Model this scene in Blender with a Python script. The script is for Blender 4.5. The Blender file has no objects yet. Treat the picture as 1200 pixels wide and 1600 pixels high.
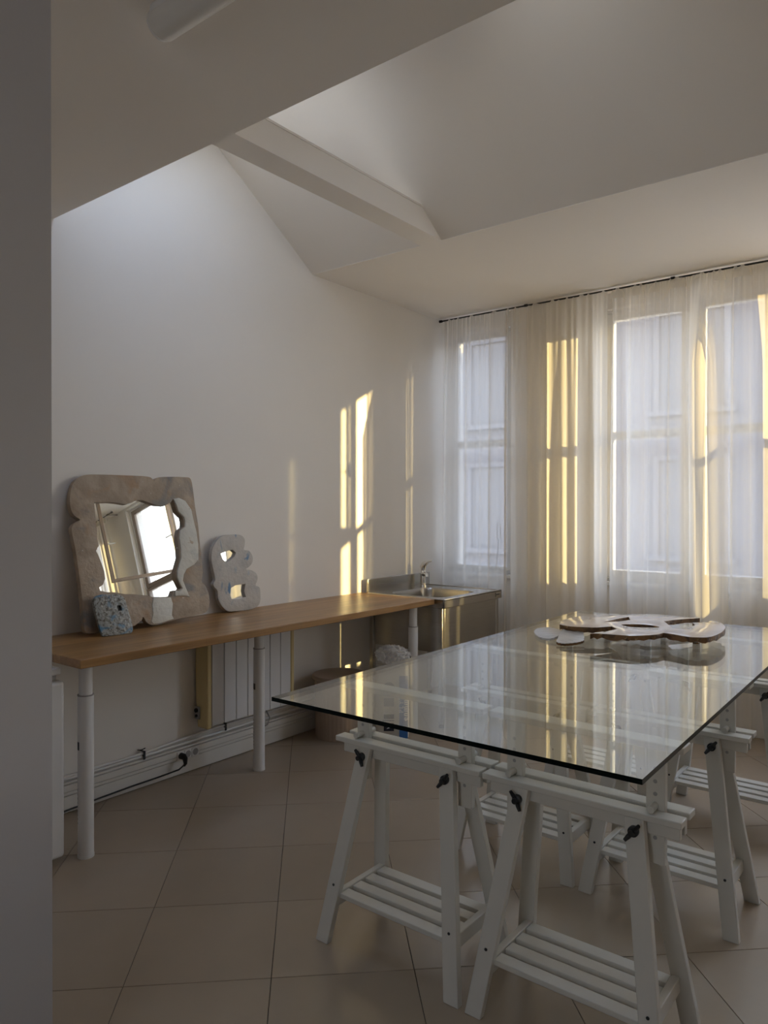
import bpy, bmesh, math, random
from mathutils import Vector, Matrix

random.seed(7)
SC = bpy.context.scene
COL = SC.collection
R = math.radians

# ------------------------------------------------------------------ camera, sky, sun, exposure
YAW, PITCH, ROLL, FPX = R(38.068), R(-0.338), R(0.063), 1149.83
cam = bpy.data.cameras.new('camera')
cam.sensor_fit = 'HORIZONTAL'; cam.sensor_width = 36.0; cam.lens = FPX / 1200 * 36.0
cam.clip_start = 0.05; cam.clip_end = 500
co = bpy.data.objects.new('camera', cam); COL.objects.link(co)
_F = Vector((-math.sin(YAW) * math.cos(PITCH), math.cos(YAW) * math.cos(PITCH), math.sin(PITCH)))
_R = Vector((math.cos(YAW), math.sin(YAW), 0)); _U = _R.cross(_F)
_R2 = math.cos(ROLL) * _R + math.sin(ROLL) * _U; _U2 = -math.sin(ROLL) * _R + math.cos(ROLL) * _U
co.matrix_world = Matrix((( _R2.x, _U2.x, -_F.x, 3.3428), (_R2.y, _U2.y, -_F.y, -5.5569), (_R2.z, _U2.z, -_F.z, 1.45), (0, 0, 0, 1)))
SC.camera = co

w = bpy.data.worlds.new('sky'); SC.world = w; w.use_nodes = True
nt = w.node_tree; nt.nodes.clear()
tc = nt.nodes.new('ShaderNodeTexCoord'); sx = nt.nodes.new('ShaderNodeSeparateXYZ')
rp = nt.nodes.new('ShaderNodeValToRGB'); bg = nt.nodes.new('ShaderNodeBackground'); ow = nt.nodes.new('ShaderNodeOutputWorld')
mp = nt.nodes.new('ShaderNodeMapRange'); mp.inputs[1].default_value = -1; mp.inputs[2].default_value = 1
nt.links.new(tc.outputs['Generated'], sx.inputs[0]); nt.links.new(sx.outputs['Z'], mp.inputs[0])
nt.links.new(mp.outputs[0], rp.inputs[0]); nt.links.new(rp.outputs[0], bg.inputs[0]); nt.links.new(bg.outputs[0], ow.inputs[0])
cr = rp.color_ramp
cr.elements[0].position = 0.0; cr.elements[0].color = (0.35, 0.34, 0.33, 1)
cr.elements[1].position = 1.0; cr.elements[1].color = (0.46, 0.63, 1.0, 1)
for ps, c in ((0.49, (0.45, 0.44, 0.43)), (0.505, (1.0, 0.92, 0.79)), (0.56, (0.95, 0.92, 0.88)), (0.68, (0.76, 0.84, 1.0))):
    e = cr.elements.new(ps); e.color = (*c, 1)
bg.inputs[1].default_value = 2.7

SUN_DIR = Vector((-1.0, -0.36, -0.197)).normalized()      # the way the low sun's light travels
sl = bpy.data.lights.new('sun', 'SUN'); sl.energy = 6.0; sl.color = (1.0, 0.74, 0.30); sl.angle = R(0.55)
so = bpy.data.objects.new('sun', sl); COL.objects.link(so)
so.rotation_euler = SUN_DIR.to_track_quat('-Z', 'Y').to_euler(); so.location = (12, 6, 8)

SC.view_settings.view_transform = 'Standard'; SC.view_settings.look = 'None'
SC.view_settings.gamma = 1.0; SC.view_settings.use_curve_mapping = False
SC.view_settings.exposure = 1.15
SC.cycles.use_denoising = True
SC.cycles.max_bounces = 14; SC.cycles.transparent_max_bounces = 32; SC.cycles.diffuse_bounces = 8
SC.cycles.sample_clamp_indirect = 6.0

def portal(x, y, z, sx, sy, rot):
    l = bpy.data.lights.new('sky_portal', 'AREA'); l.shape = 'RECTANGLE'; l.size = sx; l.size_y = sy
    l.cycles.is_portal = True
    o = bpy.data.objects.new('sky_portal', l); COL.objects.link(o); o.location = (x, y, z); o.rotation_euler = rot

# ------------------------------------------------------------------ materials
def newmat(name):
    m = bpy.data.materials.new(name); m.use_nodes = True
    n = m.node_tree.nodes; l = m.node_tree.links
    return m, n, l, n['Principled BSDF']

def pmat(name, col, rough=0.5, metal=0.0, noise=0.0, nscale=8.0, bump=0.0, bscale=60.0, stretch=None, coat=0.0, rand=0.0, spec=None):
    m, n, l, b = newmat(name)
    b.inputs['Base Color'].default_value = (*col, 1); b.inputs['Roughness'].default_value = rough; b.inputs['Metallic'].default_value = metal
    if spec is not None: b.inputs['Specular IOR Level'].default_value = spec
    if coat: b.inputs['Coat Weight'].default_value = coat
    t = n.new('ShaderNodeTexCoord'); mpn = n.new('ShaderNodeMapping'); l.new(t.outputs['Object'], mpn.inputs[0])
    if stretch: mpn.inputs['Scale'].default_value = stretch
    last = None
    if noise:
        nz = n.new('ShaderNodeTexNoise'); nz.inputs['Scale'].default_value = nscale; nz.inputs['Detail'].default_value = 6; l.new(mpn.outputs[0], nz.inputs[0])
        hs = n.new('ShaderNodeHueSaturation'); hs.inputs['Color'].default_value = (*col, 1)
        mr = n.new('ShaderNodeMapRange'); mr.inputs[1].default_value = 0.3; mr.inputs[2].default_value = 0.7
        mr.inputs[3].default_value = 1 - noise; mr.inputs[4].default_value = 1 + noise
        l.new(nz.outputs[0], mr.inputs[0]); l.new(mr.outputs[0], hs.inputs['Value']); last = hs
    if rand:
        oi = n.new('ShaderNodeObjectInfo'); h2 = n.new('ShaderNodeHueSaturation'); m2 = n.new('ShaderNodeMapRange')
        m2.inputs[3].default_value = 1 - rand; m2.inputs[4].default_value = 1 + rand
        l.new(oi.outputs['Random'], m2.inputs[0]); l.new(m2.outputs[0], h2.inputs['Value'])
        if last: l.new(last.outputs[0], h2.inputs['Color'])
        else: h2.inputs['Color'].default_value = (*col, 1)
        last = h2
    if last: l.new(last.outputs[0], b.inputs['Base Color'])
    if bump:
        nb = n.new('ShaderNodeTexNoise'); nb.inputs['Scale'].default_value = bscale; nb.inputs['Detail'].default_value = 4; l.new(mpn.outputs[0], nb.inputs[0])
        bp = n.new('ShaderNodeBump'); bp.inputs['Strength'].default_value = bump; bp.inputs['Distance'].default_value = 0.01
        l.new(nb.outputs[0], bp.inputs['Height']); l.new(bp.outputs[0], b.inputs['Normal'])
    return m

def schlick(n, l, scale=1.0, f0=0.04):
    lw = n.new('ShaderNodeLayerWeight'); lw.inputs[0].default_value = 0.5
    p = n.new('ShaderNodeMath'); p.operation = 'POWER'; p.inputs[1].default_value = 5; l.new(lw.outputs['Facing'], p.inputs[0])
    a = n.new('ShaderNodeMath'); a.operation = 'MULTIPLY_ADD'; a.inputs[1].default_value = (1 - f0) * scale; a.inputs[2].default_value = f0 * scale
    l.new(p.outputs[0], a.inputs[0]); return a

def glassmat(name, tint, f0=0.04, scale=1.0):
    m, n, l, b = newmat(name); n.remove(b)
    out = n['Material Output']; mx = n.new('ShaderNodeMixShader'); tr = n.new('ShaderNodeBsdfTransparent'); gl = n.new('ShaderNodeBsdfGlossy')
    tr.inputs[0].default_value = (*tint, 1); gl.inputs['Roughness'].default_value = 0.0; gl.inputs[0].default_value = (1, 1, 1, 1)
    f = schlick(n, l, scale, f0)
    l.new(f.outputs[0], mx.inputs[0]); l.new(tr.outputs[0], mx.inputs[1]); l.new(gl.outputs[0], mx.inputs[2]); l.new(mx.outputs[0], out.inputs[0])
    return m

def clothmat(name, col, opac):
    m, n, l, b = newmat(name); n.remove(b); out = n['Material Output']
    tr = n.new('ShaderNodeBsdfTransparent'); df = n.new('ShaderNodeBsdfDiffuse'); tl = n.new('ShaderNodeBsdfTranslucent')
    df.inputs[0].default_value = (*col, 1); tl.inputs[0].default_value = (*col, 1)
    m1 = n.new('ShaderNodeMixShader'); m1.inputs[0].default_value = 0.55; l.new(df.outputs[0], m1.inputs[1]); l.new(tl.outputs[0], m1.inputs[2])
    lw = n.new('ShaderNodeLayerWeight'); lw.inputs[0].default_value = 0.5
    p = n.new('ShaderNodeMapRange'); p.interpolation_type = 'SMOOTHSTEP'; p.inputs[1].default_value = 0.05; p.inputs[2].default_value = 0.75; l.new(lw.outputs['Facing'], p.inputs[0])
    tcn = n.new('ShaderNodeTexCoord'); mpn = n.new('ShaderNodeMapping'); mpn.inputs['Scale'].default_value = (420, 420, 6); l.new(tcn.outputs['Object'], mpn.inputs[0])
    nz = n.new('ShaderNodeTexNoise'); nz.inputs['Scale'].default_value = 1.0; l.new(mpn.outputs[0], nz.inputs[0])
    wv = n.new('ShaderNodeMath'); wv.operation = 'MULTIPLY_ADD'; wv.inputs[1].default_value = 0.05; wv.inputs[2].default_value = opac - 0.025; l.new(nz.outputs[0], wv.inputs[0])
    a = n.new('ShaderNodeMath'); a.operation = 'MULTIPLY_ADD'; a.inputs[1].default_value = 1 - opac; a.use_clamp = True
    l.new(p.outputs[0], a.inputs[0]); l.new(wv.outputs[0], a.inputs[2])
    m2 = n.new('ShaderNodeMixShader'); l.new(a.outputs[0], m2.inputs[0]); l.new(tr.outputs[0], m2.inputs[1]); l.new(m1.outputs[0], m2.inputs[2])
    l.new(m2.outputs[0], out.inputs[0]); return m

def patchmat(name, base, spots, rough=0.5, bump=0.4):
    """mottled plaster or ceramic: a base colour with blotches of other colours, each from its own noise"""
    m, n, l, b = newmat(name); b.inputs['Roughness'].default_value = rough
    t = n.new('ShaderNodeTexCoord'); prev = None
    for i, (c, sc, lo, hi, st) in enumerate(spots):
        mpn = n.new('ShaderNodeMapping'); mpn.inputs['Location'].default_value = (i * 3.7, i * 1.3, i * 5.1); mpn.inputs['Scale'].default_value = st
        l.new(t.outputs['Object'], mpn.inputs[0])
        nz = n.new('ShaderNodeTexNoise'); nz.inputs['Scale'].default_value = sc; nz.inputs['Detail'].default_value = 7; nz.inputs['Distortion'].default_value = 0.6; l.new(mpn.outputs[0], nz.inputs[0])
        mr = n.new('ShaderNodeMapRange'); mr.interpolation_type = 'SMOOTHSTEP'; mr.inputs[1].default_value = lo; mr.inputs[2].default_value = hi; l.new(nz.outputs[0], mr.inputs[0])
        mx = n.new('ShaderNodeMix'); mx.data_type = 'RGBA'; l.new(mr.outputs[0], mx.inputs[0])
        if prev: l.new(prev, mx.inputs[6])
        else: mx.inputs[6].default_value = (*base, 1)
        mx.inputs[7].default_value = (*c, 1); prev = mx.outputs[2]
    l.new(prev, b.inputs['Base Color'])
    nb = n.new('ShaderNodeTexNoise'); nb.inputs['Scale'].default_value = 45; nb.inputs['Detail'].default_value = 5; l.new(t.outputs['Object'], nb.inputs[0])
    bp = n.new('ShaderNodeBump'); bp.inputs['Strength'].default_value = bump; bp.inputs['Distance'].default_value = 0.01
    l.new(nb.outputs[0], bp.inputs['Height']); l.new(bp.outputs[0], b.inputs['Normal'])
    return m

def woodmat(name):
    m, n, l, b = newmat(name); b.inputs['Roughness'].default_value = 0.33
    t = n.new('ShaderNodeTexCoord')
    mpn = n.new('ShaderNodeMapping'); mpn.inputs['Scale'].default_value = (14, 0.9, 14); l.new(t.outputs['Object'], mpn.inputs[0])
    nz = n.new('ShaderNodeTexNoise'); nz.inputs['Scale'].default_value = 2.2; nz.inputs['Detail'].default_value = 8; nz.inputs['Distortion'].default_value = 0.4; l.new(mpn.outputs[0], nz.inputs[0])
    r = n.new('ShaderNodeValToRGB'); l.new(nz.outputs[0], r.inputs[0])
    r.color_ramp.elements[0].position = 0.28; r.color_ramp.elements[0].color = (0.22, 0.115, 0.040, 1)
    r.color_ramp.elements[1].position = 0.75; r.color_ramp.elements[1].color = (0.42, 0.245, 0.10, 1)
    e = r.color_ramp.elements.new(0.5); e.color = (0.33, 0.18, 0.066, 1)
    bk = n.new('ShaderNodeTexBrick'); m2 = n.new('ShaderNodeMapping'); m2.inputs['Rotation'].default_value = (0, 0, R(90)); l.new(t.outputs['Object'], m2.inputs[0]); l.new(m2.outputs[0], bk.inputs[0])
    bk.inputs['Scale'].default_value = 1; bk.inputs['Brick Width'].default_value = 0.62; bk.inputs['Row Height'].default_value = 0.052; bk.inputs['Mortar Size'].default_value = 0.0006
    bk.inputs['Color1'].default_value = (0.86, 0.86, 0.86, 1); bk.inputs['Color2'].default_value = (1.1, 1.08, 1.05, 1); bk.inputs['Mortar'].default_value = (0.75, 0.72, 0.7, 1)
    mx = n.new('ShaderNodeMix'); mx.data_type = 'RGBA'; mx.blend_type = 'MULTIPLY'; mx.inputs[0].default_value = 1; l.new(r.outputs[0], mx.inputs[6]); l.new(bk.outputs[0], mx.inputs[7])
    l.new(mx.outputs[2], b.inputs['Base Color']); return m

M = {}
M['wall'] = pmat('wall_paint', (0.82, 0.785, 0.735), 0.6, noise=0.015, nscale=1.5, bump=0.02, bscale=220)
M['ceil'] = pmat('ceiling_paint', (0.85, 0.80, 0.73), 0.75, noise=0.01, nscale=1.0, bump=0.02, bscale=200)
M['grey'] = pmat('grey_partition_paint', (0.47, 0.455, 0.465), 0.6, noise=0.015, nscale=1.5, bump=0.02, bscale=220)
M['frame'] = pmat('white_window_paint', (0.78, 0.77, 0.75), 0.4, noise=0.02, nscale=6)
M['brownframe'] = pmat('outer_window_profile', (0.33, 0.27, 0.22), 0.45, noise=0.03, nscale=6)  # third window's sashes: their backlit shade put into a dark brown
M['grout'] = pmat('grout', (0.09, 0.075, 0.06), 0.9, noise=0.2, nscale=40)
M['tile'] = pmat('floor_tile_glaze', (0.36, 0.29, 0.215), 0.28, noise=0.05, nscale=3.5, bump=0.015, bscale=25, rand=0.04)
M['white'] = pmat('white_lacquer', (0.59, 0.57, 0.52), 0.38, noise=0.015, nscale=12, bump=0.02, bscale=40, stretch=(1, 1, 1))
M['powder'] = pmat('white_powder_coat', (0.76, 0.75, 0.74), 0.4)
M['panel'] = pmat('radiator_enamel', (0.74, 0.735, 0.74), 0.4, noise=0.01, nscale=6)
M['cream'] = pmat('yellowed_plastic', (0.66, 0.53, 0.27), 0.45, noise=0.04, nscale=4)
M['trim'] = pmat('cable_trunk_plastic', (0.72, 0.70, 0.66), 0.5, noise=0.03, nscale=5)
M['pipe'] = pmat('painted_pipe', (0.74, 0.72, 0.70), 0.35)
M['black'] = pmat('black_plastic', (0.012, 0.012, 0.013), 0.4)
M['dark'] = pmat('dark_metal', (0.05, 0.05, 0.05), 0.4, metal=0.6)
M['slot'] = pmat('socket_grey', (0.33, 0.32, 0.31), 0.5)
M['steel'] = pmat('brushed_steel', (0.46, 0.435, 0.40), 0.25, metal=1.0, noise=0.05, nscale=6, bump=0.02, bscale=30, stretch=(1, 1, 30))
M['chrome'] = pmat('chrome', (0.80, 0.80, 0.80), 0.08, metal=1.0)
M['mirror'] = pmat('mirror_glass', (0.93, 0.94, 0.93), 0.0, metal=1.0)
M['wood'] = woodmat('oiled_oak_worktop')
M['bin'] = pmat('taupe_plastic', (0.40, 0.31, 0.24), 0.5, noise=0.02, nscale=5)
M['tableglass'] = glassmat('table_glass', (0.955, 0.98, 0.965), 0.055)
M['glassedge'] = pmat('green_black_glass_edge', (0.004, 0.007, 0.006), 0.2, spec=0.12)
M['pane'] = glassmat('window_glass', (0.97, 0.985, 0.985), 0.04)
M['sheer'] = clothmat('white_sheer_voile', (0.87, 0.83, 0.76), 0.57)
M['drape'] = clothmat('white_lined_voile', (0.84, 0.81, 0.76), 0.94)
M['pier'] = clothmat('cream_voile', (0.88, 0.84, 0.77), 0.88)
M['tape'] = clothmat('gathering_tape', (0.80, 0.76, 0.68), 0.62)
M['plaster'] = patchmat('stained_plaster', (0.31, 0.235, 0.165), [((0.41, 0.32, 0.23), 6, 0.40, 0.62, (1, 1, 1)), ((0.20, 0.185, 0.17), 5, 0.53, 0.68, (1, 1, 1)), ((0.36, 0.235, 0.14), 9, 0.55, 0.70, (1, 1, 1)), ((0.80, 0.77, 0.70), 55, 0.72, 0.76, (1, 1, 1)), ((0.10, 0.08, 0.06), 60, 0.74, 0.78, (1, 1, 1))])
M['whiteplaster'] = patchmat('white_plaster', (0.62, 0.60, 0.53), [((0.50, 0.50, 0.46), 8, 0.5, 0.7, (1, 1, 1)), ((0.08, 0.07, 0.05), 38, 0.69, 0.74, (1, 1, 1)), ((0.45, 0.36, 0.26), 14, 0.66, 0.75, (1, 1, 1))])
M['eight'] = patchmat('blue_streaked_plaster', (0.50, 0.47, 0.43), [((0.42, 0.405, 0.385), 12, 0.45, 0.7, (1, 1, 1)), ((0.12, 0.22, 0.36), 9, 0.615, 0.70, (1.6, 0.7, 1)), ((0.10, 0.10, 0.10), 42, 0.73, 0.77, (1, 1, 1))])
M['bluetile'] = patchmat('mottled_blue_ceramic', (0.30, 0.31, 0.29), [((0.11, 0.095, 0.075), 70, 0.46, 0.62, (1, 1, 1)), ((0.42, 0.40, 0.35), 60, 0.58, 0.70, (1, 1, 1)), ((0.08, 0.19, 0.30), 12, 0.52, 0.64, (1, 1.6, 1))], rough=0.3, bump=0.5)
M['pink'] = patchmat('polished_pinkish_plaster', (0.66, 0.57, 0.51), [((0.58, 0.50, 0.45), 10, 0.45, 0.7, (1, 1, 1)), ((0.22, 0.14, 0.09), 30, 0.74, 0.80, (1, 1, 1))], rough=0.07, bump=0.015)
M['rawedge'] = patchmat('raw_brown_edge', (0.20, 0.10, 0.035), [((0.09, 0.045, 0.018), 24, 0.45, 0.6, (1, 1, 1)), ((0.42, 0.28, 0.13), 30, 0.62, 0.72, (1, 1, 1))], rough=0.7, bump=0.6)
M['shell'] = patchmat('grey_white_glaze', (0.62, 0.60, 0.57), [((0.42, 0.41, 0.40), 22, 0.5, 0.7, (0.3, 2.5, 1))], rough=0.3, bump=0.3)
M['sack'] = pmat('sack_paper', (0.66, 0.62, 0.54), 0.6, noise=0.06, nscale=9, bump=0.3, bscale=18)
M['blue'] = pmat('blue_print', (0.03, 0.13, 0.36), 0.45)
M['ink'] = pmat('black_print', (0.02, 0.02, 0.03), 0.5)
M['greyink'] = pmat('grey_print', (0.30, 0.30, 0.29), 0.5)
M['whiteink'] = pmat('white_print', (0.85, 0.85, 0.84), 0.5)
M['film'] = clothmat('crumpled_clear_film', (0.80, 0.79, 0.77), 0.55)
M['diffuser'] = pmat('frosted_lamp_cover', (0.72, 0.70, 0.66), 0.28)
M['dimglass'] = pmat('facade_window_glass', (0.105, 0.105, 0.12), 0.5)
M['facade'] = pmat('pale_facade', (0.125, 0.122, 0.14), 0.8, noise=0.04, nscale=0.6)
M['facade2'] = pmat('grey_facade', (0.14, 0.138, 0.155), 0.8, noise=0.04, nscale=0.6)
M['ground'] = pmat('courtyard_paving', (0.62, 0.56, 0.48), 0.85, noise=0.1, nscale=0.5)
M['roofmetal'] = pmat('roof_covering', (0.30, 0.29, 0.28), 0.7)

# ------------------------------------------------------------------ builders
class MB:
    def __init__(s): s.bm = bmesh.new()
    def box(s, x0, x1, y0, y1, z0, z1, mat=0):
        v = [s.bm.verts.new((x, y, z)) for z in (z0, z1) for y in (y0, y1) for x in (x0, x1)]
        for f in ((0, 2, 3, 1), (4, 5, 7, 6), (0, 1, 5, 4), (2, 6, 7, 3), (0, 4, 6, 2), (1, 3, 7, 5)):
            fc = s.bm.faces.new([v[i] for i in f]); fc.material_index = mat
        return s
    def hexa(s, b, t):
        """8 corners: bottom ring b, top ring t (counter-clockwise from above)"""
        vb = [s.bm.verts.new(p) for p in b]; vt = [s.bm.verts.new(p) for p in t]; n = len(b)
        s.bm.faces.new(vb[::-1]); s.bm.faces.new(vt)
        for i in range(n): s.bm.faces.new((vb[i], vb[(i + 1) % n], vt[(i + 1) % n], vt[i]))
        return s
    def tube(s, pts, r, n=12, cap=True):
        pts = [Vector(p) for p in pts]; rings = []
        rs = r if isinstance(r, (list, tuple)) else [r] * len(pts)
        up = None
        for i, p in enumerate(pts):
            d = (pts[min(i + 1, len(pts) - 1)] - pts[max(i - 1, 0)]).normalized()
            a = d.orthogonal().normalized() if up is None else (up - d * up.dot(d)).normalized()
            up = a; b = d.cross(a)
            rings.append([s.bm.verts.new(p + rs[i] * (math.cos(2 * math.pi * k / n) * a + math.sin(2 * math.pi * k / n) * b)) for k in range(n)])
        for i in range(len(rings) - 1):
            for k in range(n): s.bm.faces.new((rings[i][k], rings[i][(k + 1) % n], rings[i + 1][(k + 1) % n], rings[i + 1][k]))
        if cap: s.bm.faces.new(rings[0][::-1]); s.bm.faces.new(rings[-1])
        return s
    def prism(s, poly, axis, a, b):
        """polygon in the two other axes, extruded along axis from a to b"""
        def P(u, v, w):
            return {'x': (w, u, v), 'y': (u, w, v), 'z': (u, v, w)}[axis]
        v0 = [s.bm.verts.new(P(u, v, a)) for u, v in poly]; v1 = [s.bm.verts.new(P(u, v, b)) for u, v in poly]; n = len(poly)
        s.bm.faces.new(v0); s.bm.faces.new(v1[::-1])
        for i in range(n): s.bm.faces.new((v0[i], v1[i], v1[(i + 1) % n], v0[(i + 1) % n]))
        return s
    def build(s, name, mat, parent=None, bev=0.0, seg=2, smooth=35, kind=None):
        bmesh.ops.recalc_face_normals(s.bm, faces=s.bm.faces)
        me = bpy.data.meshes.new(name); s.bm.to_mesh(me); s.bm.free()
        return link(name, me, mat, parent, bev, seg, smooth, kind)

def link(name, me, mat, parent=None, bev=0.0, seg=2, smooth=35, kind=None):
    for mm in (mat if isinstance(mat, list) else [mat]): me.materials.append(mm)
    if smooth:
        me.shade_smooth(); me.set_sharp_from_angle(angle=R(smooth))
    o = bpy.data.objects.new(name, me); COL.objects.link(o)
    if parent: o.parent = parent
    if bev:
        md = o.modifiers.new('soft_edges', 'BEVEL'); md.width = bev; md.segments = seg; md.limit_method = 'ANGLE'; md.angle_limit = R(40)
    if kind: o['kind'] = kind
    return o

def empty(name, loc=(0, 0, 0), rz=0.0):
    o = bpy.data.objects.new(name, None); COL.objects.link(o); o.location = loc; o.rotation_euler = (0, 0, rz)
    o.empty_display_size = 0.1; return o

def tag(o, label, cat, group=None):
    o['label'] = label; o['category'] = cat
    if group: o['group'] = group
    return o

def copy_tree(o, parent=None):
    c = o.copy(); COL.objects.link(c)
    if parent: c.parent = parent; c.matrix_parent_inverse = o.matrix_parent_inverse.copy()
    for ch in list(o.children): copy_tree(ch, c)
    return c

def smooth_loop(pts, k=3):
    out = []; n = len(pts)
    for i in range(n):
        p0, p1, p2, p3 = (Vector(pts[(i + j - 1) % n]) for j in range(4))
        for q in range(k):
            t = q / k
            out.append(tuple(0.5 * ((2 * p1) + (-p0 + p2) * t + (2 * p0 - 5 * p1 + 4 * p2 - p3) * t * t + (-p0 + 3 * p1 - 3 * p2 + p3) * t ** 3)))
    return out

def plate(name, outer, holes, thick, mats, parent, bevel=0.006, seg=3, top=0.0, rag=0.0, kind=None):
    """a slab with its front at local z = top and its back at top - thick; mats = one material, or [face, rim]"""
    bm = bmesh.new(); edges = []
    for loop in [outer] + holes:
        vs = [bm.verts.new((p[0], p[1], top)) for p in loop]
        for i in range(len(vs)): edges.append(bm.edges.new((vs[i], vs[(i + 1) % len(vs)])))
    bmesh.ops.triangle_fill(bm, use_beauty=True, use_dissolve=False, edges=edges)
    for f in bm.faces:
        f.normal_update()
        if f.normal.z < 0: f.normal_flip()
    front = list(bm.faces); rim0 = [e for e in bm.edges if e.is_boundary]
    ex = bmesh.ops.extrude_face_region(bm, geom=front, use_keep_orig=True)
    nv = [g for g in ex['geom'] if isinstance(g, bmesh.types.BMVert)]
    rnd = random.Random(len(outer))
    for v in nv:
        v.co.z = top - thick * (1 + (rnd.uniform(-rag, rag) if rag else 0))
    for f in bm.faces:
        zs = [v.co.z for v in f.verts]
        if max(zs) - min(zs) > thick * 0.4: f.material_index = 1 if isinstance(mats, list) else 0
    bmesh.ops.recalc_face_normals(bm, faces=bm.faces)
    if bevel:
        es = [e for e in bm.edges if len(e.link_faces) == 2 and all(abs(v.co.z - top) < 1e-6 for v in e.verts)
              and any(min(v.co.z for v in f.verts) < top - 1e-4 for f in e.link_faces)]
        bmesh.ops.bevel(bm, geom=es, offset=bevel, segments=seg, profile=0.5, affect='EDGES', clamp_overlap=True)
    me = bpy.data.meshes.new(name); bm.to_mesh(me); bm.free()
    return link(name, me, mats, parent, smooth=50, kind=kind)

def frame_matrix(A, u, v):
    u = Vector(u).normalized(); v = Vector(v).normalized(); n = u.cross(v)
    return Matrix(((u.x, v.x, n.x, A[0]), (u.y, v.y, n.y, A[1]), (u.z, v.z, n.z, A[2]), (0, 0, 0, 1)))

def lean_matrix(A, B, lean):
    A = Vector(A); u = (Vector(B) - A).normalized(); nh = Vector((-u.y, u.x, 0))
    if nh.x > 0: nh = -nh
    v = math.cos(lean) * Vector((0, 0, 1)) + math.sin(lean) * nh
    return frame_matrix(A, u, v)

def struct(o): o['kind'] = 'structure'; return o

# outlines measured from the pieces, metres in each piece's own plane
MIRROR_OUT = [(0.005,0.772),(0.086,0.776),(0.236,0.777),(0.35,0.775),(0.377,0.762),(0.388,0.754),(0.405,0.771),(0.469,0.778),(0.581,0.78),(0.621,0.77),(0.628,0.698),(0.629,0.612),(0.635,0.517),(0.633,0.411),(0.633,0.316),(0.631,0.254),(0.617,0.208),(0.64,0.18),(0.655,0.126),(0.648,0.075),(0.62,0.042),(0.554,0.034),(0.43,0.028),(0.323,0.014),(0.278,0.018),(0.252,0.035),(0.236,0.063),(0.226,0.048),(0.191,0.029),(0.176,0.025),(0.093,0.013),(0.002,0.015),(-0.07,0.024),(-0.079,0.063),(-0.076,0.151),(-0.078,0.268),(-0.084,0.394),(-0.094,0.484),(-0.092,0.52),(-0.074,0.54),(-0.048,0.554),(-0.075,0.575),(-0.09,0.611),(-0.087,0.666),(-0.069,0.722),(-0.037,0.755)]
MIRROR_IN = [(0.032,0.638),(0.073,0.638),(0.113,0.64),(0.16,0.637),(0.208,0.629),(0.242,0.639),(0.266,0.651),(0.3,0.652),(0.344,0.637),(0.383,0.626),(0.436,0.622),(0.476,0.643),(0.49,0.659),(0.498,0.628),(0.506,0.592),(0.539,0.56),(0.542,0.539),(0.538,0.508),(0.504,0.488),(0.492,0.447),(0.494,0.396),(0.491,0.345),(0.474,0.31),(0.457,0.276),(0.453,0.241),(0.467,0.21),(0.478,0.184),(0.462,0.175),(0.432,0.177),(0.416,0.149),(0.34,0.151),(0.301,0.155),(0.273,0.165),(0.187,0.18),(0.145,0.184),(0.094,0.198),(0.053,0.202),(0.019,0.212),(0.014,0.228),(0.037,0.24),(0.05,0.267),(0.049,0.304),(0.04,0.341),(0.027,0.379),(0.018,0.403),(0.032,0.425),(0.031,0.462),(0.032,0.518),(0.032,0.574)]
PLASTER_A = [(0.49,0.659),(0.528,0.664),(0.564,0.649),(0.598,0.602),(0.606,0.538),(0.616,0.475),(0.618,0.412),(0.609,0.328),(0.58,0.304),(0.526,0.282),(0.502,0.253),(0.493,0.223),(0.507,0.181),(0.524,0.134),(0.494,0.142),(0.434,0.147),(0.438,0.175),(0.466,0.17),(0.485,0.183),(0.472,0.209),(0.459,0.241),(0.463,0.276),(0.48,0.31),(0.498,0.345),(0.502,0.396),(0.5,0.447),(0.51,0.488),(0.544,0.508),(0.549,0.539),(0.545,0.56),(0.512,0.591),(0.504,0.628)]
PLASTER_B = [(0.306,0.151),(0.34,0.147),(0.409,0.142),(0.417,0.109),(0.403,0.051),(0.413,0.032),(0.323,0.019),(0.289,0.021),(0.278,0.035),(0.293,0.074),(0.292,0.117)]
EIGHT_OUT = [(-0.065,0.42),(-0.022,0.438),(0.05,0.444),(0.108,0.437),(0.133,0.414),(0.131,0.38),(0.125,0.352),(0.162,0.345),(0.187,0.315),(0.188,0.281),(0.164,0.254),(0.133,0.239),(0.177,0.229),(0.214,0.206),(0.219,0.171),(0.202,0.138),(0.232,0.124),(0.237,0.09),(0.234,0.044),(0.209,0.013),(0.14,0.0),(0.037,0.003),(-0.019,0.01),(-0.059,0.041),(-0.084,0.087),(-0.085,0.13),(-0.108,0.154),(-0.113,0.175),(-0.098,0.196),(-0.109,0.25),(-0.119,0.304),(-0.112,0.357),(-0.094,0.389)]
EIGHT_A = [(-0.051,0.338),(0.001,0.352),(0.037,0.356),(0.061,0.338),(0.049,0.317),(0.012,0.295),(-0.014,0.287),(-0.037,0.305)]
EIGHT_B = [(0.013,0.138),(0.046,0.151),(0.123,0.153),(0.11,0.113),(0.122,0.076),(0.07,0.072),(0.013,0.075),(0.005,0.1)]
TILE_OUT = [(-0.078,0.194),(-0.048,0.21),(-0.001,0.208),(0.047,0.204),(0.074,0.185),(0.083,0.147),(0.094,0.081),(0.099,0.044),(0.091,0.017),(0.061,0.014),(0.003,0.015),(-0.044,0.016),(-0.059,0.027),(-0.069,0.081),(-0.079,0.145)]
TILE_HOLE = [(0.033,0.152),(0.052,0.152),(0.056,0.127),(0.035,0.126)]
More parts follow.
